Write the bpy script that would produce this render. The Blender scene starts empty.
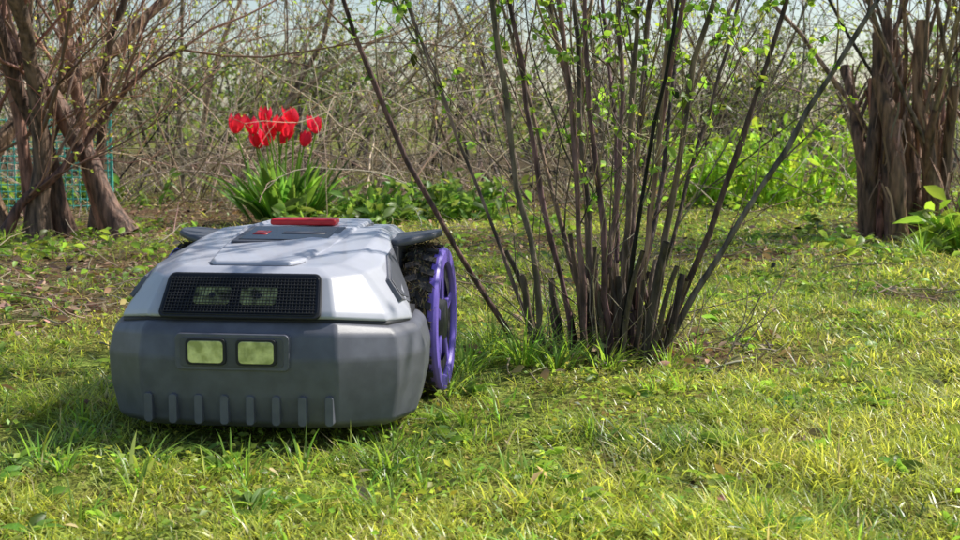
import bpy, bmesh, math, numpy as np
from mathutils import Vector, Matrix
rng = np.random.default_rng(7)
scene = bpy.context.scene
scene.view_settings.view_transform = 'Standard'
scene.view_settings.look = 'None'
scene.view_settings.exposure = 0

# ------------------------------------------------------------------ light
SUN = Vector((0.84, 0.36, 1.0)).normalized()
w = bpy.data.worlds.new("World"); scene.world = w; w.use_nodes = True
nt = w.node_tree; bg = nt.nodes['Background']
sky = nt.nodes.new('ShaderNodeTexSky'); sky.sky_type = 'NISHITA'; sky.sun_disc = False
sky.sun_elevation = math.asin(SUN.z); sky.sun_rotation = math.atan2(SUN.x, SUN.y)
sky.air_density = 1.0; sky.dust_density = 1.0; sky.ozone_density = 1.0
nt.links.new(sky.outputs[0], bg.inputs[0]); bg.inputs[1].default_value = 0.14
sl = bpy.data.lights.new("sun", 'SUN'); sl.energy = 5.0; sl.angle = math.radians(0.5); sl.color = (1, .96, .88)
so = bpy.data.objects.new("sun", sl); scene.collection.objects.link(so)
so.rotation_euler = SUN.to_track_quat('Z', 'Y').to_euler()

# ------------------------------------------------------------------ camera
cd = bpy.data.cameras.new("camera"); cam = bpy.data.objects.new("camera", cd); scene.collection.objects.link(cam)
cam.location = (0, 0, .39); cam.rotation_euler = (math.radians(90 - 6.42), 0, 0)
cd.lens = 50; cd.sensor_width = 36; cd.clip_end = 1000; cd.clip_start = .02
cd.dof.use_dof = True; cd.dof.focus_distance = 1.95; cd.dof.aperture_fstop = 17
scene.camera = cam

# ------------------------------------------------------------------ materials
def newmat(name):
    m = bpy.data.materials.new(name); m.use_nodes = True
    return m, m.node_tree, m.node_tree.nodes['Principled BSDF']
def paint(name, col, rough=.4, metal=0, bump=0, bscale=200, var=0.0, spec=.5, coat=0, nscale=14):
    m, t, p = newmat(name)
    p.inputs['Roughness'].default_value = rough; p.inputs['Metallic'].default_value = metal
    p.inputs['Specular IOR Level'].default_value = spec
    p.inputs['Coat Weight'].default_value = coat
    tc = t.nodes.new('ShaderNodeTexCoord')
    n = t.nodes.new('ShaderNodeTexNoise'); n.inputs['Scale'].default_value = nscale; n.inputs['Detail'].default_value = 8
    t.links.new(tc.outputs['Object'], n.inputs['Vector'])
    r = t.nodes.new('ShaderNodeValToRGB')
    r.color_ramp.elements[0].position = .38; r.color_ramp.elements[1].position = .62
    r.color_ramp.elements[0].color = tuple(c * (1 - var) for c in col) + (1,)
    r.color_ramp.elements[1].color = tuple(min(1, c * (1 + var)) for c in col) + (1,)
    t.links.new(n.outputs[0], r.inputs[0]); t.links.new(r.outputs[0], p.inputs['Base Color'])
    if bump:
        n2 = t.nodes.new('ShaderNodeTexNoise'); n2.inputs['Scale'].default_value = bscale
        t.links.new(tc.outputs['Object'], n2.inputs['Vector'])
        b = t.nodes.new('ShaderNodeBump'); b.inputs['Strength'].default_value = bump; b.inputs['Distance'].default_value = .002
        t.links.new(n2.outputs[0], b.inputs['Height']); t.links.new(b.outputs[0], p.inputs['Normal'])
    return m
def foliage(name, trans=.45, rough=.45, spec=.35, boost=1.5):
    m, t, p = newmat(name)
    a = t.nodes.new('ShaderNodeAttribute'); a.attribute_name = 'Col'
    t.links.new(a.outputs['Color'], p.inputs['Base Color'])
    p.inputs['Roughness'].default_value = rough; p.inputs['Specular IOR Level'].default_value = spec
    tr = t.nodes.new('ShaderNodeBsdfTranslucent')
    v2 = t.nodes.new('ShaderNodeVectorMath'); v2.operation = 'MULTIPLY'; v2.inputs[1].default_value = (boost * 1.05, boost, boost * .6)
    t.links.new(a.outputs['Color'], v2.inputs[0]); t.links.new(v2.outputs[0], tr.inputs[0])
    mx = t.nodes.new('ShaderNodeMixShader'); mx.inputs[0].default_value = trans
    t.links.new(p.outputs[0], mx.inputs[1]); t.links.new(tr.outputs[0], mx.inputs[2])
    t.links.new(mx.outputs[0], t.nodes['Material Output'].inputs[0])
    return m
def barkmat(name, scale=40, noise=True):
    m, t, p = newmat(name)
    a = t.nodes.new('ShaderNodeAttribute'); a.attribute_name = 'Col'
    p.inputs['Roughness'].default_value = .65; p.inputs['Specular IOR Level'].default_value = .45
    if not noise:
        t.links.new(a.outputs['Color'], p.inputs['Base Color']); return m
    g = t.nodes.new('ShaderNodeNewGeometry')
    mp = t.nodes.new('ShaderNodeMapping'); mp.inputs['Scale'].default_value = (1, 1, .2)
    n = t.nodes.new('ShaderNodeTexNoise'); n.inputs['Scale'].default_value = scale; n.inputs['Detail'].default_value = 6
    t.links.new(g.outputs['Position'], mp.inputs[0]); t.links.new(mp.outputs[0], n.inputs['Vector'])
    mr = t.nodes.new('ShaderNodeMapRange'); mr.inputs[1].default_value = .35; mr.inputs[2].default_value = .65
    mr.inputs[3].default_value = .3; mr.inputs[4].default_value = 1.6
    t.links.new(n.outputs[0], mr.inputs[0])
    v = t.nodes.new('ShaderNodeVectorMath'); v.operation = 'SCALE'
    t.links.new(a.outputs['Color'], v.inputs[0]); t.links.new(mr.outputs[0], v.inputs['Scale'])
    t.links.new(v.outputs[0], p.inputs['Base Color'])
    b = t.nodes.new('ShaderNodeBump'); b.inputs['Strength'].default_value = 1; b.inputs['Distance'].default_value = .012
    t.links.new(n.outputs[0], b.inputs['Height']); t.links.new(b.outputs[0], p.inputs['Normal'])
    return m
M_grass = foliage("grass_blade", .48, .36, .6, 1.8)
M_leaf = foliage("leaf", .5, .42, .4, 1.8)
M_petal = foliage("petal", .5, .4, .3, 1.3)
M_dry = foliage("dry_leaf", .2, .7, .2, 1.0)
M_bark = barkmat("bark", 70)
M_twig = barkmat("twig_bark", 70, False)

# ------------------------------------------------------------------ helpers
def norm(a): return a / np.maximum(np.linalg.norm(a, axis=-1, keepdims=True), 1e-9)
LAT = np.random.default_rng(3).random((256, 256))
def vnoise(x, y, s, o=0):
    x = np.asarray(x) / s + 57.3 + o * 13.7; y = np.asarray(y) / s + 91.1 + o * 7.9
    xi = np.floor(x).astype(int); yi = np.floor(y).astype(int); fx = x - xi; fy = y - yi
    fx = fx * fx * (3 - 2 * fx); fy = fy * fy * (3 - 2 * fy)
    L = lambda i, j: LAT[i % 256, j % 256]
    return (L(xi, yi) * (1 - fx) + L(xi + 1, yi) * fx) * (1 - fy) + (L(xi, yi + 1) * (1 - fx) + L(xi + 1, yi + 1) * fx) * fy
def hgt(x, y):
    x = np.asarray(x, float); y = np.asarray(y, float)
    f = np.clip((np.hypot(x, y)) / 3, .3, 1.5)
    return (vnoise(x, y, .5, 1) - .5) * .03 * f + (vnoise(x, y, .13, 2) - .5) * .012 - .004
soil = [(-1.45, 4.6, 1.1), (-1.1, 5.6, 1.3), (1.4, 4.6, .5), (.24, 2.28, .28), (-.76, 5.3, .5), (0.3, 6.6, 1.0), (-1.7, 3.5, 1.1), (-1.05, 3.4, .85), (-.85, 2.8, .45), (.75, 3.8, .35), (.1, 4.3, .4), (-2.5, 5.5, 1.5), (2.6, 6.0, 1.0), (.36, 2.18, .19), (1.0, 3.0, .15), (0.1, 3.1, .2)]
def soilness(x, y):
    s = np.zeros_like(x)
    for a, b, r_ in soil: s = np.maximum(s, np.clip(1.25 - np.hypot(x - a, y - b) / r_, 0, 1))
    return s

class Bld:
    def __init__(s): s.V = []; s.F = []; s.M = []; s.C = []; s.n = 0
    def add(s, v, f, mat, c):
        s.V.append(v); s.F.append(f + s.n); s.M.append(np.full(len(f), mat, np.int32)); s.C.append(c); s.n += len(v)
    def build(s, name, mats, smooth=True):
        V = np.concatenate(s.V).astype(np.float32); F = np.concatenate(s.F).astype(np.int32)
        M = np.concatenate(s.M); C = np.concatenate(s.C).astype(np.float32)
        me = bpy.data.meshes.new(name)
        me.vertices.add(len(V)); me.vertices.foreach_set('co', V.ravel())
        me.loops.add(F.size); me.loops.foreach_set('vertex_index', F.ravel())
        me.polygons.add(len(F)); me.polygons.foreach_set('loop_start', np.arange(0, F.size, 4, dtype=np.int32))
        for m in mats: me.materials.append(m)
        me.polygons.foreach_set('material_index', M)
        me.polygons.foreach_set('use_smooth', np.full(len(F), smooth))
        at = me.attributes.new('Col', 'FLOAT_COLOR', 'POINT')
        at.data.foreach_set('color', np.hstack([C, np.ones((len(C), 1), np.float32)]).ravel())
        me.update(calc_edges=True)
        o = bpy.data.objects.new(name, me); scene.collection.objects.link(o)
        return o
def tubes(B, P, R, S, mat, col):
    T, N, _ = P.shape
    tg = norm(np.gradient(P, axis=1))
    mean = norm(P[:, -1] - P[:, 0]); rv = norm(np.cross(mean, rng.normal(size=(T, 3))))
    n = norm(np.cross(tg, rv[:, None, :])); b = np.cross(tg, n)
    a = np.arange(S) * 2 * math.pi / S
    ring = P[:, :, None, :] + R[:, :, None, None] * (np.cos(a)[None, None, :, None] * n[:, :, None, :] + np.sin(a)[None, None, :, None] * b[:, :, None, :])
    idx = np.arange(T * N * S).reshape(T, N, S); nx = np.roll(idx, -1, axis=2)
    f = np.stack([idx[:, :-1], nx[:, :-1], nx[:, 1:], idx[:, 1:]], -1).reshape(-1, 4)
    c = np.broadcast_to(np.asarray(col).reshape(-1, 1, 1, 3), (T, N, S, 3)).reshape(-1, 3)
    B.add(ring.reshape(-1, 3), f, mat, c)
def ribbons(B, P, W, side, mat, col, fold=0., colgrad=None):
    T, N, _ = P.shape
    if side.ndim == 2: side = np.broadcast_to(side[:, None, :], P.shape)
    if fold:
        tg = norm(np.gradient(P, axis=1)); nn = norm(np.cross(side, tg))
        v = np.stack([P - side * W[..., None] / 2 + nn * W[..., None] * fold, P, P + side * W[..., None] / 2 + nn * W[..., None] * fold], 2); K = 3
    else:
        v = np.stack([P - side * W[..., None] / 2, P + side * W[..., None] / 2], 2); K = 2
    idx = np.arange(T * N * K).reshape(T, N, K)
    f = np.stack([idx[:, :-1, :-1], idx[:, :-1, 1:], idx[:, 1:, 1:], idx[:, 1:, :-1]], -1).reshape(-1, 4)
    c = np.broadcast_to(np.asarray(col).reshape(-1, 1, 1, 3), (T, N, K, 3))
    if colgrad is not None: c = c * np.asarray(colgrad)[None, :, None, None]
    B.add(v.reshape(-1, 3), f, mat, c.reshape(-1, 3))
def grow(S, D, L, N, wob, grav=0.):
    S = np.asarray(S, float); D = norm(np.asarray(D, float)); T = len(S)
    L = np.broadcast_to(L, (T,)); P = [S]; DD = [D]
    for i in range(N - 1):
        D = norm(D + wob * rng.normal(size=(T, 3)) + np.array([0, 0, grav])); P.append(P[-1] + D * (L / (N - 1))[:, None]); DD.append(D)
    return np.stack(P, 1), np.stack(DD, 1)
def sub(P, D, k, lo, L, spread, N, wob, grav=0., up=0.):
    T, n, _ = P.shape
    ii = np.repeat(np.arange(T), k); jj = rng.integers(lo, n, len(ii))
    fr = rng.random(len(ii))[:, None]; j2 = np.minimum(jj + 1, n - 1)
    S = P[ii, jj] * (1 - fr) + P[ii, j2] * fr
    d = norm(D[ii, jj] + spread * rng.normal(size=(len(ii), 3)) + np.array([0, 0, up]))
    return grow(S, d, L * rng.uniform(.5, 1.3, len(ii)), N, wob, grav)
def taper(T, N, r0, r1):
    t = np.linspace(0, 1, N)[None]; r0 = np.broadcast_to(r0, (T,))[:, None]
    return r0 * (1 - t) + r0 * r1 * t
LW = {4: np.array([.15, 1, .8, .04]), 3: np.array([.12, 1, .06]), 5: np.array([.2, .85, 1, .7, .04])}
def leaves(B, pos, d, L, Wd, mat, col, N=4, fold=.15, droop=.3):
    T = len(pos)
    if T == 0: return
    d = norm(d); t = np.linspace(0, 1, N)
    L = np.broadcast_to(L, (T,)); Wd = np.broadcast_to(Wd, (T,))
    P = pos[:, None] + d[:, None] * (t[None, :, None] * L[:, None, None])
    P[:, :, 2] -= (t[None] ** 2) * (L * droop)[:, None]
    side = norm(np.cross(d, norm(rng.normal(size=(T, 3)) + np.array([0, 0, 1.2]))))
    ribbons(B, P, Wd[:, None] * LW[N][None], side, mat, col, fold)
def cvar(base, T, v=.25, hue=.12):
    c = np.array(base)[None] * (1 + v * rng.normal(size=(T, 1))) * (1 + hue * rng.normal(size=(T, 3)))
    return np.clip(c, .004, .95)

# ------------------------------------------------------------------ ground
def axis(a, near, step, far):
    r = [0.]
    s = step
    while r[-1] < far:
        if r[-1] > near: s *= 1.25
        r.append(r[-1] + s)
    return np.array(r)
ax = axis(0, 4, .05, 300); xs = np.concatenate([-ax[:0:-1], ax]); ay = axis(0, 10, .05, 400)
ys = np.concatenate([-axis(0, .3, .1, 60)[:0:-1], ay])
X, Y = np.meshgrid(xs, ys); Z = hgt(X, Y)
B = Bld(); nx_ = len(xs); ny_ = len(ys); idx = np.arange(nx_ * ny_).reshape(ny_, nx_)
f = np.stack([idx[:-1, :-1], idx[:-1, 1:], idx[1:, 1:], idx[1:, :-1]], -1).reshape(-1, 4)
v = np.stack([X, Y, Z], -1).reshape(-1, 3)
sn = soilness(v[:, 0], v[:, 1])[:, None]
gc = np.array([[.22, .25, .06]]) * (1 - sn) + np.array([[.18, .125, .075]]) * sn
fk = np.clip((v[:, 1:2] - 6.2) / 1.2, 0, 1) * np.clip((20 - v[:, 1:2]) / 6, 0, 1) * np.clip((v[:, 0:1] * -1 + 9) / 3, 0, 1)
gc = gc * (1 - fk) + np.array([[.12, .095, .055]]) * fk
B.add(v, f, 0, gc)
m, t, p = newmat("ground_soil_moss"); g = t.nodes.new('ShaderNodeNewGeometry')
at = t.nodes.new('ShaderNodeAttribute'); at.attribute_name = 'Col'
n1 = t.nodes.new('ShaderNodeTexNoise'); n1.inputs['Scale'].default_value = 9.0; n1.inputs['Detail'].default_value = 10; n1.inputs['Roughness'].default_value = .7
n2 = t.nodes.new('ShaderNodeTexNoise'); n2.inputs['Scale'].default_value = 90; n2.inputs['Detail'].default_value = 6
for n in (n1, n2): t.links.new(g.outputs['Position'], n.inputs['Vector'])
r = t.nodes.new('ShaderNodeValToRGB'); e = r.color_ramp.elements
e[0].position = .38; e[0].color = (1.0, .72, .8, 1); e[1].position = .62; e[1].color = (1.1, 1.25, 1, 1)
t.links.new(n1.outputs[0], r.inputs[0])
mu = t.nodes.new('ShaderNodeVectorMath'); mu.operation = 'MULTIPLY'; t.links.new(r.outputs[0], mu.inputs[0]); t.links.new(at.outputs['Color'], mu.inputs[1])
mr = t.nodes.new('ShaderNodeMapRange'); mr.inputs[1].default_value = .3; mr.inputs[2].default_value = .7; mr.inputs[3].default_value = .2; mr.inputs[4].default_value = 1.6
t.links.new(n2.outputs[0], mr.inputs[0]); vm = t.nodes.new('ShaderNodeVectorMath'); vm.operation = 'SCALE'
t.links.new(mu.outputs[0], vm.inputs[0]); t.links.new(mr.outputs[0], vm.inputs['Scale']); t.links.new(vm.outputs[0], p.inputs['Base Color'])
p.inputs['Roughness'].default_value = 1; p.inputs['Specular IOR Level'].default_value = .1
bp = t.nodes.new('ShaderNodeBump'); bp.inputs['Distance'].default_value = .02; t.links.new(n2.outputs[0], bp.inputs['Height']); t.links.new(bp.outputs[0], p.inputs['Normal'])
B.build("ground", [m])

# ------------------------------------------------------------------ lawn
MX, MY, TH = -.291, 1.575, math.radians(7.0)
def in_mower(x, y):
    dx = x - MX; dy = y - MY
    u = dx * math.cos(TH) - dy * math.sin(TH); v_ = dx * math.sin(TH) + dy * math.cos(TH)
    return (abs(u) < .20) & (v_ > 0.0) & (v_ < .55)
B = Bld()
for (y0, y1, dens, wmul) in [(.8, 2.0, 44000, 1), (2.0, 3.2, 22000, 1.2), (3.2, 5, 8500, 1.7), (5, 9.5, 1500, 2.8)]:
    n = int((y1 - y0) * ((y0 + y1) * .45 + .9) * dens)
    y = rng.uniform(y0, y1, n); x = (rng.random(n) - .5) * (.9 * y + .9)
    cover = vnoise(x, y, .35, 5) * .45 + vnoise(x, y, .09, 6) * .55
    keep = rng.random(n) < np.clip(.35 + 2.4 * (cover - .35), .15, 1) * (1 - .9 * soilness(x, y))
    x = x[keep]; y = y[keep]; n = len(x)
    lenp = vnoise(x, y, .3, 8) * .4 + vnoise(x, y, .06, 9) * .6
    L = (.008 + .050 * lenp ** 2.1) * rng.uniform(.5, 1.6, n)
    L *= np.where(in_mower(x, y), .5, 1)
    lean = rng.uniform(.1, 1.4, n); az = rng.uniform(0, 2 * math.pi, n)
    d = norm(np.stack([np.cos(az) * lean, np.sin(az) * lean, np.ones(n)], -1))
    N = 4; tt = np.linspace(0, 1, N)
    S = np.stack([x, y, hgt(x, y) - .002], -1)
    P = S[:, None] + d[:, None] * (tt[None, :, None] * L[:, None, None])
    hor = np.stack([np.cos(az), np.sin(az), -.5 * np.ones(n)], -1)
    P += hor[:, None] * ((tt[None] ** 2) * (L * rng.uniform(.05, .6, n))[:, None])[..., None]
    P[:, :, 2] = np.maximum(P[:, :, 2], S[:, None, 2] + .001)
    W = (rng.uniform(.0010, .0026, n) * wmul)[:, None] * np.array([.8, 1, .75, .08])[None]
    saz = az + math.pi / 2 + rng.normal(0, .5, n)
    side = np.stack([np.cos(saz), np.sin(saz), rng.normal(0, .25, n)], -1)
    tone = vnoise(x, y, .6, 11) * .5 + vnoise(x, y, .12, 13) * .5; tone2 = vnoise(x, y, .16, 12) * .6 + vnoise(x, y, .05, 14) * .4
    ca = np.array([.32, .44, .06]); cb = np.array([.58, .60, .13]); cc = np.array([.11, .23, .05])
    k = np.clip((tone - .28) * 2.2 + rng.normal(0, .25, n), 0, 1)[:, None]
    c = ca * (1 - k) + cb * k
    k2 = np.clip((.50 - tone2) * 3.2 + rng.normal(0, .2, n), 0, .95)[:, None]; c = c * (1 - k2) + cc * k2
    dry = rng.random(n) < (.08 + .14 * np.clip((y - 1.8) / 1.5, 0, 1)); c[dry] = np.array([.58, .49, .28])
    c *= rng.uniform(.6, 1.3, (n, 1))
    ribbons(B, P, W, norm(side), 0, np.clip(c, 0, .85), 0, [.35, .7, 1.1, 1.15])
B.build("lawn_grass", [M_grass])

# longer grass tufts
B = Bld()
tc_ = [(.15, 2.16, 40, .08), (.36, 2.2, 26, .06), (.02, 2.2, 90, .12), (.07, 2.12, 90, .10), (-.5, 1.48, 20, .06), (-.38, 1.46, 26, .06), (-.2, 1.48, 30, .055), (.3, 2.1, 40, .06), (-.02, 1.72, 25, .05), (-.28, 1.47, 26, .05), (-.1, 1.52, 30, .06),
       (-.05, 1.9, 50, .07), (.2, 2.08, 50, .07), (1.3, 3.9, 60, .13), (1.45, 4.0, 50, .2), (-1.5, 4.2, 40, .1), (-.02, 2.05, 60, .08), (.12, 2.06, 60, .07)]
for i in range(150):
    yy = 1.15 + 3.2 * rng.random() ** 1.5; tc_.append(((rng.random() - .5) * .9 * yy, yy, int(rng.uniform(8, 26)), rng.uniform(.025, .052)))
for (x, y, n, L) in tc_:
    az = rng.uniform(0, 2 * math.pi, n); rr = rng.uniform(0, .03, n)
    px = x + np.cos(az) * rr; py = y + np.sin(az) * rr
    S = np.stack([px, py, hgt(px, py)], -1); lean = rng.uniform(.1, .9, n)
    d = norm(np.stack([np.cos(az) * lean, np.sin(az) * lean, np.ones(n)], -1)); Ls = L * rng.uniform(.5, 1.2, n)
    tt = np.linspace(0, 1, 6)
    P = S[:, None] + d[:, None] * (tt[None, :, None] * Ls[:, None, None])
    hor = np.stack([np.cos(az), np.sin(az), -.7 * np.ones(n)], -1)
    P += hor[:, None] * ((tt[None] ** 2.2) * (Ls * rng.uniform(.1, .7, n))[:, None])[..., None]
    side = np.stack([-np.sin(az), np.cos(az), rng.normal(0, .2, n)], -1)
    W = rng.uniform(.0014, .0034, n)[:, None] * np.array([.7, 1, 1, .85, .55, .05])[None]
    ribbons(B, P, W, norm(side), 0, cvar((.27, .42, .07), n, .25, .1), .12)
B.build("grass_tufts", [M_grass])

# clover-like small leaves in the lawn
B = Bld()
n = 52000; y = .9 + 5.2 * rng.random(n) ** 1.2; x = (rng.random(n) - .5) * (.9 * y + .8)
kp = ((vnoise(x, y, .22, 21) * .6 + vnoise(x, y, .06, 22) * .4) > .47) & (rng.random(n) > soilness(x, y) * .85); x = x[kp]; y = y[kp]; n = len(x)
S = np.stack([x, y, hgt(x, y) + rng.uniform(.003, .018, n)], -1)
d = rng.normal(size=(n, 3)); d[:, 2] = np.abs(d[:, 2]) * .4
L = rng.uniform(.005, .012, n) * np.where(y > 3, 1.5, 1)
leaves(B, S, d, L, L * .6, 0, cvar((.31, .40, .075), n, .35, .12), 3, .1, .1)
B.build("clover_patches", [M_leaf])

# rosettes of broad-leaf weeds
B = Bld()
for i in range(240):
    yy = 1.2 + 3.8 * rng.random() ** 1.3; xx = (rng.random() - .5) * .85 * yy
    if in_mower(xx, yy): continue
    k = rng.integers(4, 9); az = rng.uniform(0, 6.28, k); up = rng.uniform(.15, 1.0, k)
    d = np.stack([np.cos(az), np.sin(az), up], -1)
    S = np.repeat([[xx, yy, float(hgt(xx, yy)) + .004]], k, 0)
    L = rng.uniform(.02, .044, k) * (1 + .3 * (yy > 3))
    leaves(B, S, d, L, L * rng.uniform(.2, .4), 0, cvar((.22, .35, .07), k, .25, .1), 5, .18, .35)
for (xx, yy, L, wd, dx) in [(-.382, 1.43, .062, .015, .12), (-.30, 1.42, .045, .008, -.1), (-.37, 1.42, .03, .008, .6), (-.19, 1.4, .03, .007, -.3), (.26, 1.32, .03, .006, -.2), (-.39, 1.425, .03, .01, -.5)]:
    leaves(B, np.array([[xx, yy, 0.0]]), np.array([[dx, -.05, 1]]), L, wd, 0, np.array([[.42, .48, .16]]), 5, .2, .12)
for (x0, x1, y0, y1, k, Lm) in [(-1.75, -.9, 3.6, 5.0, 240, .04), (-.75, .3, 4.6, 5.6, 380, .05), (1.0, 1.8, 3.7, 4.6, 200, .05), (.5, 2.6, 5.2, 7.5, 420, .05), (-1.6, -.4, 2.6, 4.0, 300, .028), (-.2, 1.6, 3.0, 5.2, 800, .025)]:
    x = rng.uniform(x0, x1, k); y = rng.uniform(y0, y1, k); kk = vnoise(x, y, .25, 31) > .45; x = x[kk]; y = y[kk]; k = len(x)
    for rep in range(4):
        az = rng.uniform(0, 6.28, k); d = np.stack([np.cos(az), np.sin(az), rng.uniform(.2, 1.3, k)], -1)
        xx = x + rng.normal(0, .02, k); yy = y + rng.normal(0, .02, k)
        L = Lm * rng.uniform(.5, 1.3, k)
        S = np.stack([xx, yy, hgt(xx, yy) + rng.uniform(0, Lm, k)], -1)
        leaves(B, S, d, L, L * .4, 0, cvar((.23, .35, .065), k, .4, .1), 4, .15, .4)
B.build("weed_plants", [M_leaf])

# fallen leaves + twigs litter
B = Bld()
n = 19000; y = rng.uniform(1.2, 7.5, n); x = (rng.random(n) - .5) * (.95 * y + .6)
kp = rng.random(n) < (.03 + .95 * soilness(x, y)); x = x[kp]; y = y[kp]; n = len(x)
S = np.stack([x, y, hgt(x, y) + rng.uniform(.004, .026, n)], -1)
d = rng.normal(size=(n, 3)); d[:, 2] *= .3; L = rng.uniform(.008, .030, n)
leaves(B, S, d, L, L * rng.uniform(.3, .6, n), 0, cvar((.42, .30, .18), n, .45, .12), 4, .2, .1)
n = 5000; y = rng.uniform(1.5, 7.5, n); x = (rng.random(n) - .5) * (.95 * y + .6)
kp = rng.random(n) < (.02 + .97 * soilness(x, y)); x = x[kp]; y = y[kp]; n = len(x)
S = np.stack([x, y, hgt(x, y) + .012], -1); d = rng.normal(size=(n, 3)); d[:, 2] *= .12
P, D = grow(S, d, rng.uniform(.04, .22, n) * np.where(y < 2.5, .4, 1), 5, .12)
tubes(B, P, taper(n, 5, rng.uniform(.0008, .0026, n), .4), 4, 1, cvar((.34, .26, .17), n, .35, .08))
B.build("leaf_litter", [M_dry, M_twig])

# ------------------------------------------------------------------ currant shrub (middle)
B = Bld()
st = [  # base x, base y, x at z=.6, y at .6, radius
 (.075, 2.22, -.205, 2.15, .0042), (.11, 2.25, -.11, 2.3, .003), (.115, 2.2, .015, 2.1, .005), (.165, 2.25, .035, 2.2, .004),
 (.17, 2.18, .085, 2.1, .0045), (.19, 2.3, .12, 2.35, .005), (.205, 2.26, .165, 2.3, .0052), (.22, 2.18, .175, 2.08, .0042),
 (.225, 2.3, .225, 2.4, .005), (.24, 2.26, .255, 2.2, .005), (.25, 2.2, .29, 2.1, .004), (.255, 2.3, .315, 2.42, .0052),
 (.265, 2.24, .345, 2.2, .0044), (.28, 2.22, .39, 2.15, .005), (.30, 2.24, .50, 2.2, .0048), (.29, 2.2, .61, 2.12, .0045),
 (.275, 2.32, .45, 2.5, .0036), (.21, 2.33, .07, 2.5, .0036), (.245, 2.35, .24, 2.55, .0042), (.23, 2.16, .265, 1.98, .003), (.26, 2.3, .37, 2.5, .004)]
T = len(st); N = 22; z = np.linspace(-.02, 1.45, N)
P = np.zeros((T, N, 3)); R = np.zeros((T, N))
for i, (bx, by, tx, ty, r_) in enumerate(st):
    q = np.clip(z / .6, 0, None) ** (.93 if abs(tx - bx) < .2 else .85)
    bow = rng.normal(0, .012) * np.sin(np.clip(z, 0, 1.4) / .6 * math.pi * rng.uniform(.6, 1))
    P[i, :, 0] = bx + (tx - bx) * q + bow + np.cumsum(rng.normal(0, .0036, N)); P[i, :, 1] = by + (ty - by) * q + np.cumsum(rng.normal(0, .0036, N)); P[i, :, 2] = z * rng.uniform(.85, 1.08)
    R[i] = r_ * (1.25 - .9 * np.linspace(0, 1, N)) * rng.uniform(.85, 1.15, N); R[i, 0] *= 1.4
barkc = cvar((.18, .115, .09), T, .35, .08)
tubes(B, P, R, 8, 1, barkc)
D = norm(np.gradient(P, axis=1))
k = 52; bx = rng.normal(.232, .045, k); by = rng.normal(2.25, .05, k)
S = np.stack([bx, by, np.full(k, -.01)], -1); dd = np.stack([np.clip((bx - .235) * 2.2 + rng.normal(0, .07, k), -.3, .3), (by - 2.25) * 1.5, np.ones(k)], -1)
Ps, Ds = grow(S, dd, rng.uniform(.05, .22, k), 6, .07)
tubes(B, Ps, taper(k, 6, rng.uniform(.004, .0085, k), .75), 8, 1, cvar((.13, .095, .065), k, .3, .08))
ii = rng.integers(0, k, 1500); jj = rng.integers(0, 3, 1500)
leaves(B, Ps[ii, jj] + rng.normal(0, .007, (1500, 3)), rng.normal(size=(1500, 3)), rng.uniform(.003, .008, 1500), .002, 0, cvar((.2, .25, .05), 1500, .3, .1), 3, .1, .1)
P1, D1 = sub(P, D, 11, 2, .32, .45, 8, .10, .05, .35); T1 = len(P1)
tubes(B, P1, taper(T1, 8, rng.uniform(.0011, .0022, T1), .45), 5, 1, cvar((.24, .17, .11), T1, .3, .08))
P2, D2 = sub(P1, D1, 2, 2, .12, .6, 5, .14, .03, .2); T2 = len(P2)
tubes(B, P2, taper(T2, 5, .0010, .5), 4, 1, cvar((.28, .21, .13), T2, .3, .08))
k = 60; S = np.stack([rng.normal(.25, .10, k), rng.normal(2.25, .08, k), np.zeros(k)], -1)
Pd, Dd = grow(S, np.stack([(S[:, 0] - .24) * 4 + rng.normal(0, .5, k), rng.normal(0, .4, k), np.ones(k)], -1), rng.uniform(.08, .35, k), 7, .13)
tubes(B, Pd, taper(k, 7, rng.uniform(.0007, .0016, k), .5), 4, 1, cvar((.34, .26, .18), k, .3, .06))
def clusters(B, Pts, Dr, L, kk, col, N=4, wr=.6, mat=0, v=.25):
    if len(Pts) == 0: return
    ii = np.repeat(np.arange(len(Pts)), kk); d = norm(Dr[ii] + 1.0 * rng.normal(size=(len(ii), 3)))
    Ls = L * rng.uniform(.5, 1.3, len(ii))
    leaves(B, Pts[ii] + rng.normal(0, L * .15, (len(ii), 3)), d, Ls, Ls * wr, mat, cvar(col, len(ii), v, .1), N, .15, .3)
for (PP, DD, pr) in ((P1, D1, .25), (P2, D2, .32), (P, D, .33)):
    pts = PP.reshape(-1, 3); dr = DD.reshape(-1, 3)
    prob = pr * np.clip((pts[:, 2] - .2) / .3, .05, 1)
    kp = rng.random(len(pts)) < prob
    clusters(B, pts[kp], dr[kp], .015, 5, (.26, .41, .07), 5, .7, v=.35)
B.build("currant_shrub", [M_leaf, M_bark])

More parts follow.
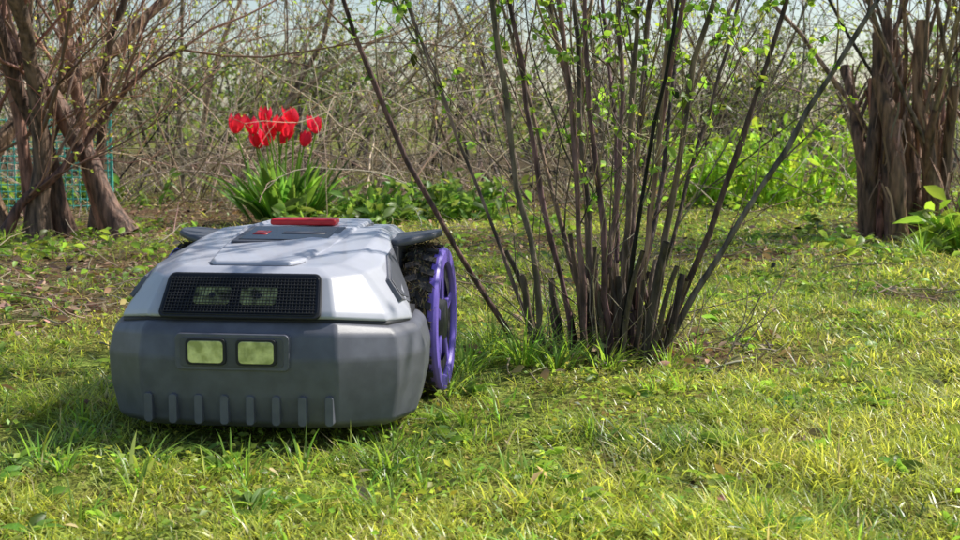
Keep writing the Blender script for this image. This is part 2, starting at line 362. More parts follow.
# ------------------------------------------------------------------ generic shrub
def shrub(name, bases, dirs, L, r0, barkc, leafc, k1=8, k2=5, L1=.7, L2=.3, wob=.07, leafL=.022, leafp=.35, lk=2, grav=-.01, up=.3, sides=8, k3=0, N0=12, build=True, B=None, wr=.55, tp=.35, knob=0., lo1=2, cv=.35):
    B = B or Bld(); T = len(bases)
    P, D = grow(bases, dirs, L, N0, wob, grav); r0 = np.broadcast_to(r0, (T,))
    R = taper(T, N0, r0, tp)
    if knob: R = R * rng.uniform(1 - knob, 1 + knob, R.shape); R[:, 0] *= 1.5; R[:, 1] *= 1.15
    tubes(B, P, R, sides, 1, cvar(barkc, T, cv, .06))
    P1, D1 = sub(P, D, k1, lo1, L1, .5, 8, .12, 0, up); T1 = len(P1)
    tubes(B, P1, taper(T1, 8, np.repeat(r0, k1) * .22 * rng.uniform(.5, 1.2, T1) + .001, .35), 5, 2, cvar(barkc, T1, cv + .05, .08) * 1.25)
    P2, D2 = sub(P1, D1, k2, 1, L2, .6, 6, .15, 0, up * .5); T2 = len(P2)
    tubes(B, P2, taper(T2, 6, .0022, .4), 3, 2, np.clip(cvar(barkc, T2, cv + .05, .08) * 1.5, 0, .8))
    allp = [(P1, D1), (P2, D2)]
    if k3:
        P3, D3 = sub(P2, D2, k3, 1, L2 * .6, .7, 5, .15, 0, 0); T3 = len(P3)
        tubes(B, P3, taper(T3, 5, .0015, .5), 3, 2, cvar(barkc, T3, .3, .08) * 1.6); allp.append((P3, D3))
    for PP, DD in allp:
        pts = PP[:, 1:].reshape(-1, 3); dr = DD[:, 1:].reshape(-1, 3); kp = rng.random(len(pts)) < leafp
        clusters(B, pts[kp], dr[kp], leafL, lk, leafc, 3, wr)
    if build: return B.build(name, [M_leaf, M_bark, M_twig])
    return B
A = np.array
LEAFC = (.46, .54, .10)
bs = A([[-1.20, 4.5, 0], [-1.27, 4.6, 0], [-1.42, 4.55, 0], [-1.48, 4.45, 0], [-1.54, 4.6, 0], [-1.62, 4.5, 0], [-1.75, 4.6, 0], [-1.38, 4.75, 0], [-1.58, 4.4, 0]], float)
ds = A([[-.75, .0, 1], [-.4, .1, 1], [-.15, -.1, 1], [.15, 0, 1], [-.1, .1, 1], [-.2, -.1, 1], [.1, -.1, 1], [.2, .2, 1], [.45, -.1, 1]], float)
shrub("old_shrub", bs, ds, A([1.6, 1.9, 2.1, 2.0, 2.2, 2.2, 2.2, 2.0, .9]), A([.036, .028, .030, .035, .026, .034, .030, .018, .018]), (.26, .15, .10), LEAFC, 18, 6, .8, .3, .13, .018, .16, 2, k3=1, knob=.16, sides=12, N0=18)
def stumpy(cx, cy, sx, k, H, r, kt, lp=.22):
    B = Bld(); bx = cx + np.linspace(-1.6, 1.6, k) * sx + rng.normal(0, sx * .2, k); by = rng.normal(cy, sx * .8, k)
    bs = np.stack([bx, by, np.full(k, -.03)], -1); ds = np.stack([(bx - cx) * .7, (by - cy) * .7, np.ones(k)], -1)
    P, D = grow(bs, ds, H * rng.uniform(.75, 1.25, k), 12, .06); R = taper(k, 12, r * rng.uniform(.6, 1.15, k), .7) * rng.uniform(.8, 1.25, (k, 12))
    tubes(B, P, R, 12, 1, cvar((.24, .13, .085), k, .3, .06))
    ii = rng.integers(0, k, 240); jj = rng.integers(1, 10, 240); s_ = P[ii, jj] + norm(rng.normal(size=(240, 3)) * A([1, 1, .1])) * R[ii, jj][:, None] * .95
    Pb, _ = grow(s_, rng.normal(size=(240, 3)) * .2 + A([0, 0, 1]), .12, 4, .15)
    ribbons(B, Pb, np.full((240, 4), .007), norm(rng.normal(size=(240, 3)) * A([1, 1, .1])), 2, cvar((.36, .22, .15), 240, .35, .06))
    S = P[rng.integers(0, k, kt), rng.integers(5, 12, kt)]
    dd = norm(np.stack([rng.normal(0, .32, kt), rng.normal(0, .3, kt), np.ones(kt)], -1))
    shrub("x", S, dd, 1.8, rng.uniform(.004, .010, kt), (.22, .145, .10), LEAFC, 8, 5, .6, .28, .07, .02, lp, 2, build=False, B=B, sides=6)
    return B.build("old_shrub", [M_leaf, M_bark, M_twig])
stumpy(1.38, 4.35, .07, 12, .62, .027, 20)
stumpy(1.80, 4.9, .07, 7, .62, .024, 12)
stumpy(2.6, 4.1, .06, 5, .6, .03, 10, .25)  # out-of-view shrub, added to cast dappled shade on the lawn

def thicket(name, x0, x1, y0, y1, k, H, barkc, leafc, leafp, lean=.4, r=.006, k1=7, k2=4, L1=.6, leafL=.022, lk=2):
    bx = rng.uniform(x0, x1, k); by = rng.uniform(y0, y1, k)
    bs = np.stack([bx, by, np.full(k, -.02)], -1); az = rng.uniform(0, 6.28, k); ln = rng.uniform(.05, 1, k) * lean
    ds = np.stack([np.cos(az) * ln, np.sin(az) * ln, np.ones(k)], -1)
    rr = rng.uniform(.5, 1.5, k) * r; rr[rng.random(k) < .12] *= 2.6
    return shrub(name, bs, ds, H * rng.uniform(.5, 1.2, k), rr, barkc, leafc, k1, k2, L1, .28, .09, leafL, leafp, lk, -.03, .15, 5, cv=.5)
thicket("thicket", -2.9, -.9, 6.1, 8.0, 46, 1.9, (.31, .24, .17), LEAFC, .19, .8)
thicket("thicket", -1.0, .9, 6.5, 8.4, 32, 1.7, (.29, .225, .16), LEAFC, .19, .7)
thicket("thicket", .7, 3.6, 7.4, 9.6, 28, 1.7, (.26, .20, .14), LEAFC, .32, .5)
thicket("thicket", -5.5, -2.6, 6.0, 9, 28, 1.9, (.29, .22, .16), LEAFC, .25, .6)
thicket("thicket", 2.6, 4.4, 5.4, 8, 18, 1.9, (.26, .20, .14), LEAFC, .28, .5)
thicket("thicket", -5, 5.5, 9.2, 11.5, 95, .95, (.12, .095, .065), (.16, .22, .05), .4, .6, .011, 8, 4, .5, .04, 2)

# dead bramble canes
B = Bld(); k = 250; bx = np.concatenate([rng.uniform(-2.4, .6, 210), rng.uniform(.6, 3, 40)]); by = rng.uniform(5.5, 7.4, k)
az = rng.uniform(0, 6.28, k); S = np.stack([bx, by, np.zeros(k)], -1); d = np.stack([np.cos(az) * .8, np.sin(az) * .5, np.ones(k)], -1)
P, D = grow(S, d, rng.uniform(.6, 1.7, k), 12, .12, -.13); P[:, :, 2] = np.maximum(P[:, :, 2], .01)
tubes(B, P, taper(k, 12, rng.uniform(.0015, .0045, k), .5), 4, 1, cvar((.48, .37, .26), k, .5, .06))
P1, D1 = sub(P, D, 4, 2, .35, .8, 6, .15, -.04); T1 = len(P1)
tubes(B, P1, taper(T1, 6, .0016, .5), 3, 1, cvar((.48, .38, .27), T1, .5, .06))
B.build("bramble_canes", [M_leaf, M_twig])

def leafmass(name, blobs, n, L, col, barkc=(.16, .125, .095), stems=32):
    B = Bld()
    for (cx, cy, cz, rx, ry, rz, wgt) in blobs:
        m_ = int(n * wgt); u = norm(rng.normal(size=(m_, 3))) * (rng.random((m_, 1)) ** .45)
        p_ = u * A([rx, ry, rz]) + A([cx, cy, cz])
        cl = vnoise(p_[:, 0] + p_[:, 1] * .7, p_[:, 2] * 1.3 + p_[:, 1] * .5, .45, 41); kp = (rng.random(m_) < np.clip((cl - .3) * 2.4, .03, 1)) & (p_[:, 2] > 0); p_ = p_[kp]
        d = rng.normal(size=(len(p_), 3)); Ls = L * rng.uniform(.5, 1.4, len(p_))
        leaves(B, p_, d, Ls, Ls * .6, 0, cvar(col, len(p_), .4, .12), 3, .15, .2)
        bs = np.stack([rng.uniform(cx - rx * .8, cx + rx * .8, stems), rng.uniform(cy - ry * .6, cy + ry * .6, stems), np.zeros(stems)], -1)
        P, D = grow(bs, np.stack([rng.normal(0, .25, stems), rng.normal(0, .25, stems), np.ones(stems)], -1), (cz + rz) * rng.uniform(.6, 1.1, stems), 9, .1)
        tubes(B, P, taper(stems, 9, rng.uniform(.008, .03, stems), .4), 5, 1, cvar(barkc, stems, .3, .06))
        P1, D1 = sub(P, D, 7, 2, .6, .5, 6, .12, 0, .2); tubes(B, P1, taper(len(P1), 6, .006, .4), 3, 1, cvar(barkc, len(P1), .3, .06) * 1.3)
    return B.build(name, [M_leaf, M_twig])
leafmass("hedge", [(-7, 13, .9, 3.5, 1.5, .9, 1), (-2.5, 14, .5, 3, 1.5, .7, .9), (2.2, 14.5, .3, 2.6, 1.5, .6, .8), (6.5, 13, .7, 3.2, 1.5, .8, .9)], 5000, .08, (.17, .23, .055))
leafmass("distant_trees", [(-12, 24, 2.2, 6, 3, 2.0, 1), (-3.5, 26, .8, 4.5, 3, 1.0, .9), (4.5, 27, .5, 5, 3, .8, .8), (13, 24, 1.6, 6, 3, 1.6, 1)], 4500, .2, (.13, .18, .055), stems=24)

def perennial(name, cx, cy, rx, ry, H, k, col, L=.08, wr=.3, kk=9):
    B = Bld(); bx = rng.normal(cx, rx, k); by = rng.normal(cy, ry, k)
    S = np.stack([bx, by, np.zeros(k)], -1); d = np.stack([(bx - cx) * .8 + rng.normal(0, .12, k), rng.normal(0, .12, k), np.ones(k)], -1)
    P, D = grow(S, d, H * rng.uniform(.5, 1.15, k), 7, .06)
    tubes(B, P, taper(k, 7, .003, .5), 4, 0, cvar(col, k, .2, .05))
    clusters(B, P[:, 1:].reshape(-1, 3), D[:, 1:].reshape(-1, 3) * .7, L, kk // 3, col, 4, wr)
    return B.build(name, [M_leaf, M_bark])
perennial("leafy_perennial", 1.22, 6.0, .20, .16, .33, 90, (.32, .47, .07), .07)
perennial("leafy_perennial", -.15, 5.3, .16, .1, .14, 30, (.18, .29, .07), .07, .35)
perennial("leafy_perennial", -.42, 5.0, .12, .1, .09, 20, (.18, .29, .07), .07, .35)
perennial("leafy_perennial", 1.55, 4.0, .09, .1, .14, 18, (.28, .40, .07), .09, .4)
perennial("leafy_perennial", -1.9, 5.9, .3, .2, .16, 22, (.18, .29, .07), .07, .35)

# ------------------------------------------------------------------ tulips
B = Bld(); TX, TY = -.77, 5.2
k = 110; az = rng.uniform(0, 6.28, k); rr = rng.uniform(0, .13, k)
S = np.stack([TX + np.cos(az) * rr, TY + np.sin(az) * rr * .7, np.zeros(k)], -1); lean = rng.uniform(.1, .85, k)
tt = np.linspace(0, 1, 7); Ls = rng.uniform(.18, .33, k)
d = norm(np.stack([np.cos(az) * lean, np.sin(az) * lean, np.ones(k)], -1))
P = S[:, None] + d[:, None] * (tt[None, :, None] * Ls[:, None, None])
P += np.stack([np.cos(az), np.sin(az), -.9 * np.ones(k)], -1)[:, None] * ((tt[None] ** 2.4) * (Ls * rng.uniform(.02, .35, k))[:, None])[..., None]
W = rng.uniform(.022, .042, k)[:, None] * A([.5, .85, 1, .95, .75, .45, .03])[None]
ribbons(B, P, W, norm(np.stack([-np.sin(az), np.cos(az), rng.normal(0, .2, k)], -1)), 0, cvar((.19, .35, .075), k, .25, .08), .22)
heads = [(-.94, .375), (-.885, .37), (-.825, .415), (-.80, .36), (-.765, .38), (-.735, .36), (-.715, .405), (-.62, .375), (-.665, .325), (-.865, .315), (-.83, .325), (-.755, .335)]
for (hx, hz) in heads:
    hy = TY + rng.normal(0, .05) - .05; b0 = A([TX + (hx - TX) * .35, TY + (hy - TY) * .5, 0.]); b1 = A([hx, hy, hz - .03])
    q = np.linspace(0, 1, 7)[:, None]; pp = b0 * (1 - q) + b1 * q; pp[:, 0] += np.sin(q[:, 0] * 3.1) * rng.normal(0, .012)
    tubes(B, pp[None], np.full((1, 7), .0035), 6, 0, A([[.22, .36, .08]]))
    tilt = rng.normal(0, .16, 2); opn = rng.uniform(.0, .5); sc = rng.uniform(.9, 1.1); a0 = rng.uniform(0, 6)
    for pi in range(6):
        a = a0 + pi * math.pi / 3; inner = (pi % 2) * .0025
        s = np.linspace(0, 1, 8); ww = np.linspace(-1, 1, 7)
        prof = np.interp(s, [0, .15, .4, .7, 1], [.004, .018, .026, .025 + .012 * opn, .017 + .035 * opn]) - inner
        half = np.interp(s, [0, .2, .5, .8, 1], [.35, .62, .72, .5, .06]); hh = s * .066 * rng.uniform(.9, 1.08)
        G = np.zeros((8, 7, 3))
        for i_ in range(8):
            an = a + ww * half[i_]
            rad = prof[i_] * (1 + .05 * ww ** 2)
            G[i_, :, 0] = np.cos(an) * rad; G[i_, :, 1] = np.sin(an) * rad; G[i_, :, 2] = hh[i_] - .004 * ww ** 2
        G *= sc; G[:, :, 0] += G[:, :, 2] * tilt[0]; G[:, :, 1] += G[:, :, 2] * tilt[1]
        G += A([hx, hy, hz - .033])
        ix = np.arange(56).reshape(8, 7); ff = np.stack([ix[:-1, :-1], ix[:-1, 1:], ix[1:, 1:], ix[1:, :-1]], -1).reshape(-1, 4)
        B.add(G.reshape(-1, 3), ff, 1, np.repeat(cvar((.80, .04, .11), 1, .15, .08), 56, 0))
B.build("red_tulips", [M_leaf, M_petal])

# ------------------------------------------------------------------ green wire fence
B = Bld(); FX0, FX1, FY = -3.6, -1.55, 5.6
tl = (.10, .50, .42)
xs_ = np.arange(FX0, FX1, .03); P = np.zeros((len(xs_), 2, 3)); P[:, :, 0] = xs_[:, None]; P[:, :, 1] = FY; P[:, 1, 2] = .40
tubes(B, P, np.full((len(xs_), 2), .0028), 4, 0, np.tile([tl], (len(xs_), 1)))
zs_ = np.arange(.03, .41, .03); P = np.zeros((len(zs_), 2, 3)); P[:, 0, 0] = FX0; P[:, 1, 0] = FX1; P[:, :, 1] = FY + .005; P[:, :, 2] = zs_[:, None]
tubes(B, P, np.full((len(zs_), 2), .0028), 4, 0, np.tile([tl], (len(zs_), 1)))
P = np.zeros((3, 2, 3)); P[:, :, 0] = A([FX0, (FX0 + FX1) / 2, FX1])[:, None]; P[:, :, 1] = FY + .02; P[:, 1, 2] = .43
tubes(B, P, np.full((3, 2), .007), 8, 0, np.tile([tl], (3, 1)))
B.build("wire_fence", [M_twig])
B = Bld(); P = A([[[-1.70, 6.0, 0], [-1.70, 6.0, 1.3], [-1.69, 6.0, 2.4]]]); tubes(B, P, np.full((1, 3), .009), 8, 0, A([[.5, .48, .42]])); B.build("garden_pole", [M_twig])

# ------------------------------------------------------------------ robot mower
root = bpy.data.objects.new("robot_lawn_mower", None); scene.collection.objects.link(root)
root.location = (MX, MY, 0); root.rotation_euler = (0, 0, -TH)
M_shell = paint("shell_silver_white", (.50, .505, .56), .36, 0, .05, 900, .06, .5, .25)
M_bump = paint("bumper_grey", (.125, .128, .155), .42, 0, .12, 1200, .12, nscale=40)
M_dark = paint("dark_plastic", (.03, .031, .036), .5, 0, .1, 600, .15)
M_mid = paint("fender_grey", (.09, .093, .11), .42, 0, .1, 600, .1)
M_gloss = paint("glossy_black", (.008, .008, .010), .12, 0, 0, 1, 0, .5, .0)
M_red = paint("red_button", (.60, .025, .03), .35, 0, 0, 1, .05)
M_purp = paint("purple_rim", (.20, .13, .58), .4, 0, .05, 500, .1)
M_tyre = paint("tyre_rubber", (.035, .032, .032), .8, 0, .5, 300, .3)
M_lens = paint("lens_painted_reflection", (.78, .84, .30), .15, .0, .6, 90, .45, .8, 1, nscale=60)  # yellow-green mottle stands in for reflections, put into the lens colour
M_ir = paint("sensor_glass_painted_reflection", (.26, .28, .12), .15, .2, 1.0, 120, .9, nscale=70)  # olive mottle paints the window's dim greenish reflections into the glass colour
M_sidew = paint("side_vent_grey", (.16, .16, .185), .35, .0, .6, 700, .2)
M_line = paint("seam_dark", (.02, .02, .024), .6)
def mk(name, verts, faces, mat, bevel=0, seg=3, smooth=True, ang=20):
    me = bpy.data.meshes.new(name); me.from_pydata([tuple(v) for v in verts], [], faces); me.materials.append(mat)
    bm = bmesh.new(); bm.from_mesh(me); bmesh.ops.recalc_face_normals(bm, faces=bm.faces); bm.to_mesh(me); bm.free()
    if smooth: me.polygons.foreach_set('use_smooth', [True] * len(me.polygons))
    o = bpy.data.objects.new(name, me); scene.collection.objects.link(o); o.parent = root
    if bevel:
        b = o.modifiers.new('b', 'BEVEL'); b.width = bevel; b.segments = seg; b.limit_method = 'ANGLE'; b.angle_limit = math.radians(ang)
        wn = o.modifiers.new('w', 'WEIGHTED_NORMAL'); wn.keep_sharp = True
    return o
def loft(name, rings, mat, bevel=0, caps=True, **kw):
    n = len(rings[0]); V = [p for r_ in rings for p in r_]; F = []
    for i in range(len(rings) - 1):
        for j in range(n): F.append((i * n + j, i * n + (j + 1) % n, (i + 1) * n + (j + 1) % n, (i + 1) * n + j))
    if caps: F.append(tuple(range(n))[::-1]); F.append(tuple((len(rings) - 1) * n + j for j in range(n)))
    return mk(name, V, F, mat, bevel, **kw)
def mirror(half): return list(half) + [(-u, v_, z_) for (u, v_, z_) in reversed(half)]
def box(name, c, s, mat, bevel=.003, rot=None):
    x, y_, z_ = [q / 2 for q in s]
    V = [Vector((a * x, b * y_, d_ * z_)) for a in (-1, 1) for b in (-1, 1) for d_ in (-1, 1)]
    if rot is not None: V = [rot @ v_ for v_ in V]
    V = [v_ + Vector(c) for v_ in V]
    F = [(0, 1, 3, 2), (4, 6, 7, 5), (0, 4, 5, 1), (2, 3, 7, 6), (0, 2, 6, 4), (1, 5, 7, 3)]
    return mk(name, V, F, mat, bevel)
def extr(name, prof, vec, mat, bevel=.002):
    n = len(prof); V = [Vector(p_) for p_ in prof] + [Vector(p_) + Vector(vec) for p_ in prof]
    F = [tuple(range(n))[::-1], tuple(range(n, 2 * n))] + [(i, (i + 1) % n, n + (i + 1) % n, n + i) for i in range(n)]
    return mk(name, V, F, mat, bevel)
def bring(ins, z_, dz=0, du=0):
    return mirror([(.05, -.006 + ins, z_), (.122 - ins * .3, .0 + ins, z_), (.186 - ins * .8, .062 + ins * .5, z_ + dz), (.208 - ins, .125, z_ + dz), (.198 - ins, .23, z_ + dz), (.16 - ins, .255, z_ + dz)])
loft("bumper", [bring(.026, .018, -.006), bring(.012, .027, -.006), bring(.002, .070, -.004), bring(0, .106, -.006), bring(.007, .136, -.008), bring(.017, .149, -.012)], M_bump, .004, ang=12)
loft("seam", [bring(.021, .144, -.010), bring(.021, .1535, -.010)], M_line)
s0 = mirror([(.05, .008, .153), (.116, .016, .153), (.170, .070, .143), (.191, .13, .138), (.166, .24, .140), (.136, .265, .16), (.132, .50, .14)])
s1 = mirror([(.05, .010, .160), (.115, .018, .160), (.168, .072, .151), (.188, .13, .148), (.165, .24, .155), (.135, .265, .17), (.130, .50, .15)])
s2 = mirror([(.05, .040, .203), (.104, .046, .200), (.134, .088, .200), (.148, .14, .204), (.140, .25, .220), (.131, .30, .228), (.120, .49, .217)])
s3 = mirror([(.045, .056, .211), (.086, .062, .210), (.108, .10, .212), (.118, .15, .217), (.120, .25, .231), (.114, .31, .238), (.104, .47, .232)])
loft("shell", [s0, s1, s2, s3], M_shell, .005, ang=8)
loft("chassis", [mirror([(.11, .1, .03), (.13, .2, .03), (.125, .28, .03), (.12, .49, .05)]), mirror([(.11, .1, .15), (.13, .2, .145), (.125, .28, .165), (.12, .485, .145)])], M_dark, .008)
h0 = mirror([(.050, .066, .208), (.060, .085, .209), (.076, .17, .214), (.084, .3, .232), (.078, .44, .234)])
h1 = [(u * .95, .004 + v_ * .99, z_ + .0085) for (u, v_, z_) in h0]
loft("hood_gap", [[(u * 1.02, v_ * .99, z_ - .001) for (u, v_, z_) in h0], [(u * 1.02, v_ * .99, z_ + .0035) for (u, v_, z_) in h0]], M_sidew)
loft("hood", [h0, h1], M_shell, .003)
def ztop(v_): return float(np.interp(v_, [.066, .17, .3, .44], [.2165, .2225, .2405, .2425]))
def slab(name, u0, u1, v0, v1, up0, up1, mat, bev=.002):
    V = [(u, v_, ztop(v_) + q) for q in (up0, up1) for (u, v_) in ((u0, v0), (u1, v0), (u1 * .97, v1), (u0 * .97, v1))]
    return mk(name, V, [(0, 1, 2, 3), (4, 5, 6, 7), (0, 1, 5, 4), (1, 2, 6, 5), (2, 3, 7, 6), (3, 0, 4, 7)], mat, bev)
slab("display_bezel", -.070, .070, .205, .298, -.002, .0014, M_mid)
slab("display", -.062, .062, .212, .292, -.001, .0024, M_gloss)
slab("display_icon", -.050, -.030, .240, .262, 0, .0028, M_red, 0); slab("display_icon_b", -.01, .05, .245, .260, 0, .0028, M_mid, 0)
slab("stop_button", -.048, .048, .318, .352, 0, .0095, M_red, .004)
for i, (u, wd) in enumerate([(-.030, .010), (-.014, .012), (.002, .010), (.017, .012)]):
    for j, (a_, b_) in enumerate([(.150, .153), (.160, .163)] if i % 2 else [(.150, .153), (.155, .158), (.160, .163)]):
        slab("lettering_%d_%d" % (i, j), u, u + wd, a_, b_, -.001, .0006, M_sidew, 0)
    slab("lettering_stem_%d" % i, u, u + .002, .150, .163, -.001, .0009, M_sidew, 0)
tv = Vector((0, .030, .043)).normalized(); nv = Vector((0, -.043, .030)).normalized()
def fpt(u, s_, o): return Vector((u, .0105, .160)) + tv * s_ + nv * o
def rrect(u0, u1, s0_, s1_, r_, o, n=5, flare=0):
    out = []
    for (cu, cs, a0) in ((u1 - r_, s1_ - r_, 0), (u0 + r_, s1_ - r_, 90), (u0 + r_, s0_ + r_, 180), (u1 - r_, s0_ + r_, 270)):
        for i in range(n + 1):
            a = math.radians(a0 + 90 * i / n); s__ = cs + math.sin(a) * r_
            out.append(fpt((cu + math.cos(a) * r_) * (1 - flare * (s__ - s0_)), s__, o))
    return out
extr("window_frame", rrect(-.101, .101, -.007, .0545, .009, -.004, flare=.9), nv * .0050, M_line, .0015)
extr("front_window", rrect(-.098, .098, -.004, .052, .008, -.003, flare=.9), nv * .0050, M_gloss, .0012)
for i, cu in enumerate((-.036, .022)):
    extr("camera_eye_%d" % i, rrect(cu - .023, cu + .023, .010, .034, .006, .0015), nv * .0012, M_ir, .0004)
    extr("camera_pupil_%d" % i, rrect(cu - .004, cu + .004, .018, .026, .0038, .0022), nv * .0012, M_gloss, .0003)
B = Bld(); P = []
for u in np.arange(-.093, .0931, .0042): P.append([fpt(u * 1.0, -.001, .0034), fpt(u * .96, .047, .0034)])
tubes(B, A([[list(a), list(b)] for a, b in P]), np.full((len(P), 2), .00045), 4, 0, np.tile([[.02, .02, .022]], (len(P), 1)))
P = []
for s_ in np.arange(-.001, .0475, .0042): P.append([fpt(-.094 * (1 - .9 * s_), s_, .0036), fpt(.094 * (1 - .9 * s_), s_, .0036)])
tubes(B, A([[list(a), list(b)] for a, b in P]), np.full((len(P), 2), .00045), 4, 0, np.tile([[.02, .02, .022]], (len(P), 1)))
o = B.build("window_mesh", [M_twig]); o.parent = root
def vrect(u0, u1, z0, z1, r_, y_, n=4):
    out = []
    for (cu, cs, a0) in ((u1 - r_, z1 - r_, 0), (u0 + r_, z1 - r_, 90), (u0 + r_, z0 + r_, 180), (u1 - r_, z0 + r_, 270)):
        for i in range(n + 1):
            a = math.radians(a0 + 90 * i / n); out.append((cu + math.cos(a) * r_, y_, cs + math.sin(a) * r_))
    return out
extr("lamp_frame", vrect(-.074, .066, .093, .137, .006, .006), (0, -.0145, 0), M_bump, .002)
extr("lamp_recess", vrect(-.068, .060, .097, .133, .005, .002), (0, -.0112, 0), M_mid, .001)
for i, cu in enumerate((-.035, .027)):
    extr("lamp_rim_%d" % i, vrect(cu - .025, cu + .025, .0995, .1315, .006, .0), (0, -.0122, 0), M_line, .001)
    extr("lamp_%d" % i, vrect(cu - .0215, cu + .0215, .1022, .1288, .005, .0), (0, -.0130, 0), M_lens, .0006)
for i in range(8):
    u = -.112 + i * .032
    extr("rib_%d" % i, vrect(u - .0050, u + .0050, .026, .062, .004, .014), (0, -.0190 + (0 if abs(u) < .1 else .004), 0), M_bump, .0015)
def patch(name, q, uv, off, th, mat, sgn, bev=.001):
    q = [Vector((a * sgn, b, c_)) for (a, b, c_) in q]
    nn = (q[1] - q[0]).cross(q[3] - q[0]).normalized()
    if nn.x * sgn < 0: nn = -nn
    pts = [(q[0] * (1 - a) * (1 - b) + q[1] * a * (1 - b) + q[2] * a * b + q[3] * (1 - a) * b) + nn * off for a, b in uv]
    extr(name, pts, nn * th, mat, bev)
WU = .172
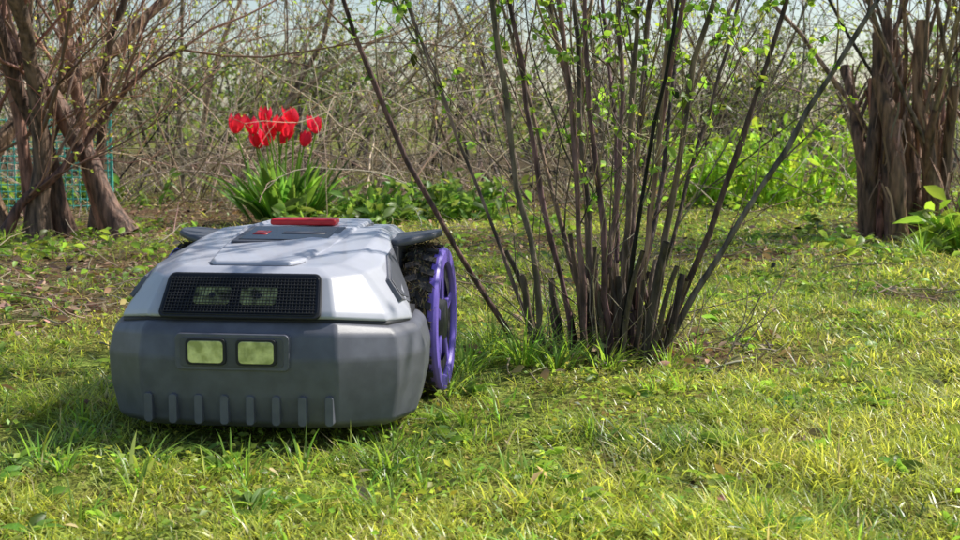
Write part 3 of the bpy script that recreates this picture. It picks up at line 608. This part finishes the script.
for sgn, nm in ((1, 'a'), (-1, 'b')):
    q = [s1[3], s1[4], s2[4], s2[3]]
    patch("side_window_rim_" + nm, q, [(-.12, .30), (.45, .02), (.99, .04), (.99, .95), (.5, .99), (-.10, .75)], -.004, .0065, M_sidew, sgn)
    patch("side_window_" + nm, q, [(-.04, .35), (.46, .10), (.92, .11), (.93, .87), (.5, .91), (-.03, .69)], -.001, .0045, M_mid, sgn)
    arm = [(.10, .31), (.14, .295), (.165, .31), (.188, .335), (.194, .37), (.184, .41), (.14, .43), (.10, .42)]
    zz = [.212, .213, .217, .222, .224, .221, .213, .212]
    r0_ = [(a * sgn, b, z_) for (a, b), z_ in zip(arm, zz)]; r1_ = [(a * sgn, b, z_ + .010) for (a, b), z_ in zip(arm, zz)]
    loft("fender_" + nm, [r0_, r1_], M_mid, .004)
    extr("fender_strut_" + nm, [(.131 * sgn, .27, .10), (.131 * sgn, .29, .216), (.131 * sgn, .43, .216), (.131 * sgn, .46, .1)], (.012 * sgn, 0, 0), M_dark, .003)
    R_ = .105; cu = WU * sgn; cv = .365; cz = .103
    prof = [(-.024, .060), (-.024, .090), (-.020, .100), (-.012, .1035), (.012, .1035), (.019, .100), (.0215, .093), (.0215, .06)]
    V = []; F = []; n = 48
    for i in range(n):
        a = 2 * math.pi * i / n
        for (du, r_) in prof: V.append((cu + du * sgn, cv + math.cos(a) * r_, cz + math.sin(a) * r_))
    m_ = len(prof)
    for i in range(n):
        for j in range(m_ - 1): F.append((i * m_ + j, i * m_ + j + 1, ((i + 1) % n) * m_ + j + 1, ((i + 1) % n) * m_ + j))
    mk("tyre_" + nm, V, F, M_tyre)
    V = []; F = []
    for i in range(26):
        for half in (-1, 1):
            a = 2 * math.pi * (i + (.5 if half > 0 else 0)) / 26; da = .05
            b0 = len(V)
            for r_ in (.100, .108):
                for (du, aa) in ((.002 * half, a - da), (.021 * half, a - da + .06), (.021 * half, a + da + .06), (.002 * half, a + da)):
                    V.append((cu + du, cv + math.cos(aa) * r_, cz + math.sin(aa) * r_))
            F += [(b0 + 4, b0 + 5, b0 + 6, b0 + 7), (b0, b0 + 1, b0 + 5, b0 + 4), (b0 + 1, b0 + 2, b0 + 6, b0 + 5), (b0 + 2, b0 + 3, b0 + 7, b0 + 6), (b0 + 3, b0, b0 + 4, b0 + 7)]
    mk("tyre_lugs_" + nm, V, F, M_tyre, smooth=False)
    prof = [(.010, .080), (.024, .0805), (.0285, .084), (.0285, .101), (.024, .1045), (.016, .1045)]
    V = []; F = []
    for i in range(n):
        a = 2 * math.pi * i / n
        for (du, r_) in prof: V.append((cu + du * sgn, cv + math.cos(a) * r_, cz + math.sin(a) * r_))
    m_ = len(prof)
    for i in range(n):
        for j in range(m_): F.append((i * m_ + j, i * m_ + (j + 1) % m_, ((i + 1) % n) * m_ + (j + 1) % m_, ((i + 1) % n) * m_ + j))
    mk("rim_" + nm, V, F, M_purp, .001)
    V = []; F = []
    for i in range(n):
        a = 2 * math.pi * i / n
        for (du, r_) in [(.026, .028), (.018, .034), (.014, .088)]: V.append((cu + du * sgn, cv + math.cos(a) * r_, cz + math.sin(a) * r_))
    for i in range(n):
        for j in range(2): F.append((i * 3 + j, i * 3 + j + 1, ((i + 1) % n) * 3 + j + 1, ((i + 1) % n) * 3 + j))
    F.append(tuple(i * 3 for i in range(n)))
    mk("hub_" + nm, V, F, M_dark)
    for s_ in range(5):
        a = 2 * math.pi * s_ / 5 + .3; rot = Matrix.Rotation(a, 3, 'X')
        box("spoke_%s_%d" % (nm, s_), Vector((cu + .0185 * sgn, cv, cz)) + rot @ Vector((0, .056, 0)), (.010, .062, .016), M_purp, .003, rot)
B = Bld(); n = 5200; a = rng.uniform(0, 6.28, n); sg = np.where(rng.random(n) < .5, 1, -1)
S = np.stack([sg * (WU + rng.uniform(-.026, .017, n)), .365 + np.cos(a) * (.104 + rng.uniform(-.006, .008, n)), .103 + np.sin(a) * (.104 + rng.uniform(-.006, .008, n))], -1)
S[:, 2] = np.maximum(S[:, 2], .004)
L = rng.uniform(.005, .018, n); d = rng.normal(size=(n, 3))
leaves(B, S, d, L, rng.uniform(.001, .003, n), 0, cvar((.13, .105, .065), n, .4, .1), 3, .1, .1)
n = 500; S = np.stack([rng.uniform(.138, .16, n), rng.uniform(.255, .285, n), rng.uniform(.08, .16, n)], -1)
leaves(B, S, rng.normal(size=(n, 3)), rng.uniform(.006, .014, n), .002, 0, cvar((.13, .105, .06), n, .4, .1), 3, .1, .1)
o = B.build("stuck_clippings", [M_dry]); o.parent = root
for sgn in (-1, 1):
    V = []; F = []; n = 20
    for i in range(n):
        a = 2 * math.pi * i / n
        for (du, r_) in [(-.012, .01), (-.012, .026), (.012, .026), (.012, .01)]: V.append((.1 * sgn + du, .12 + math.cos(a) * r_, .03 + math.sin(a) * r_))
    for i in range(n):
        for j in range(3): F.append((i * 4 + j, i * 4 + j + 1, ((i + 1) % n) * 4 + j + 1, ((i + 1) % n) * 4 + j))
    mk("caster_%d" % (sgn + 1), V, F, M_tyre)
print("done")
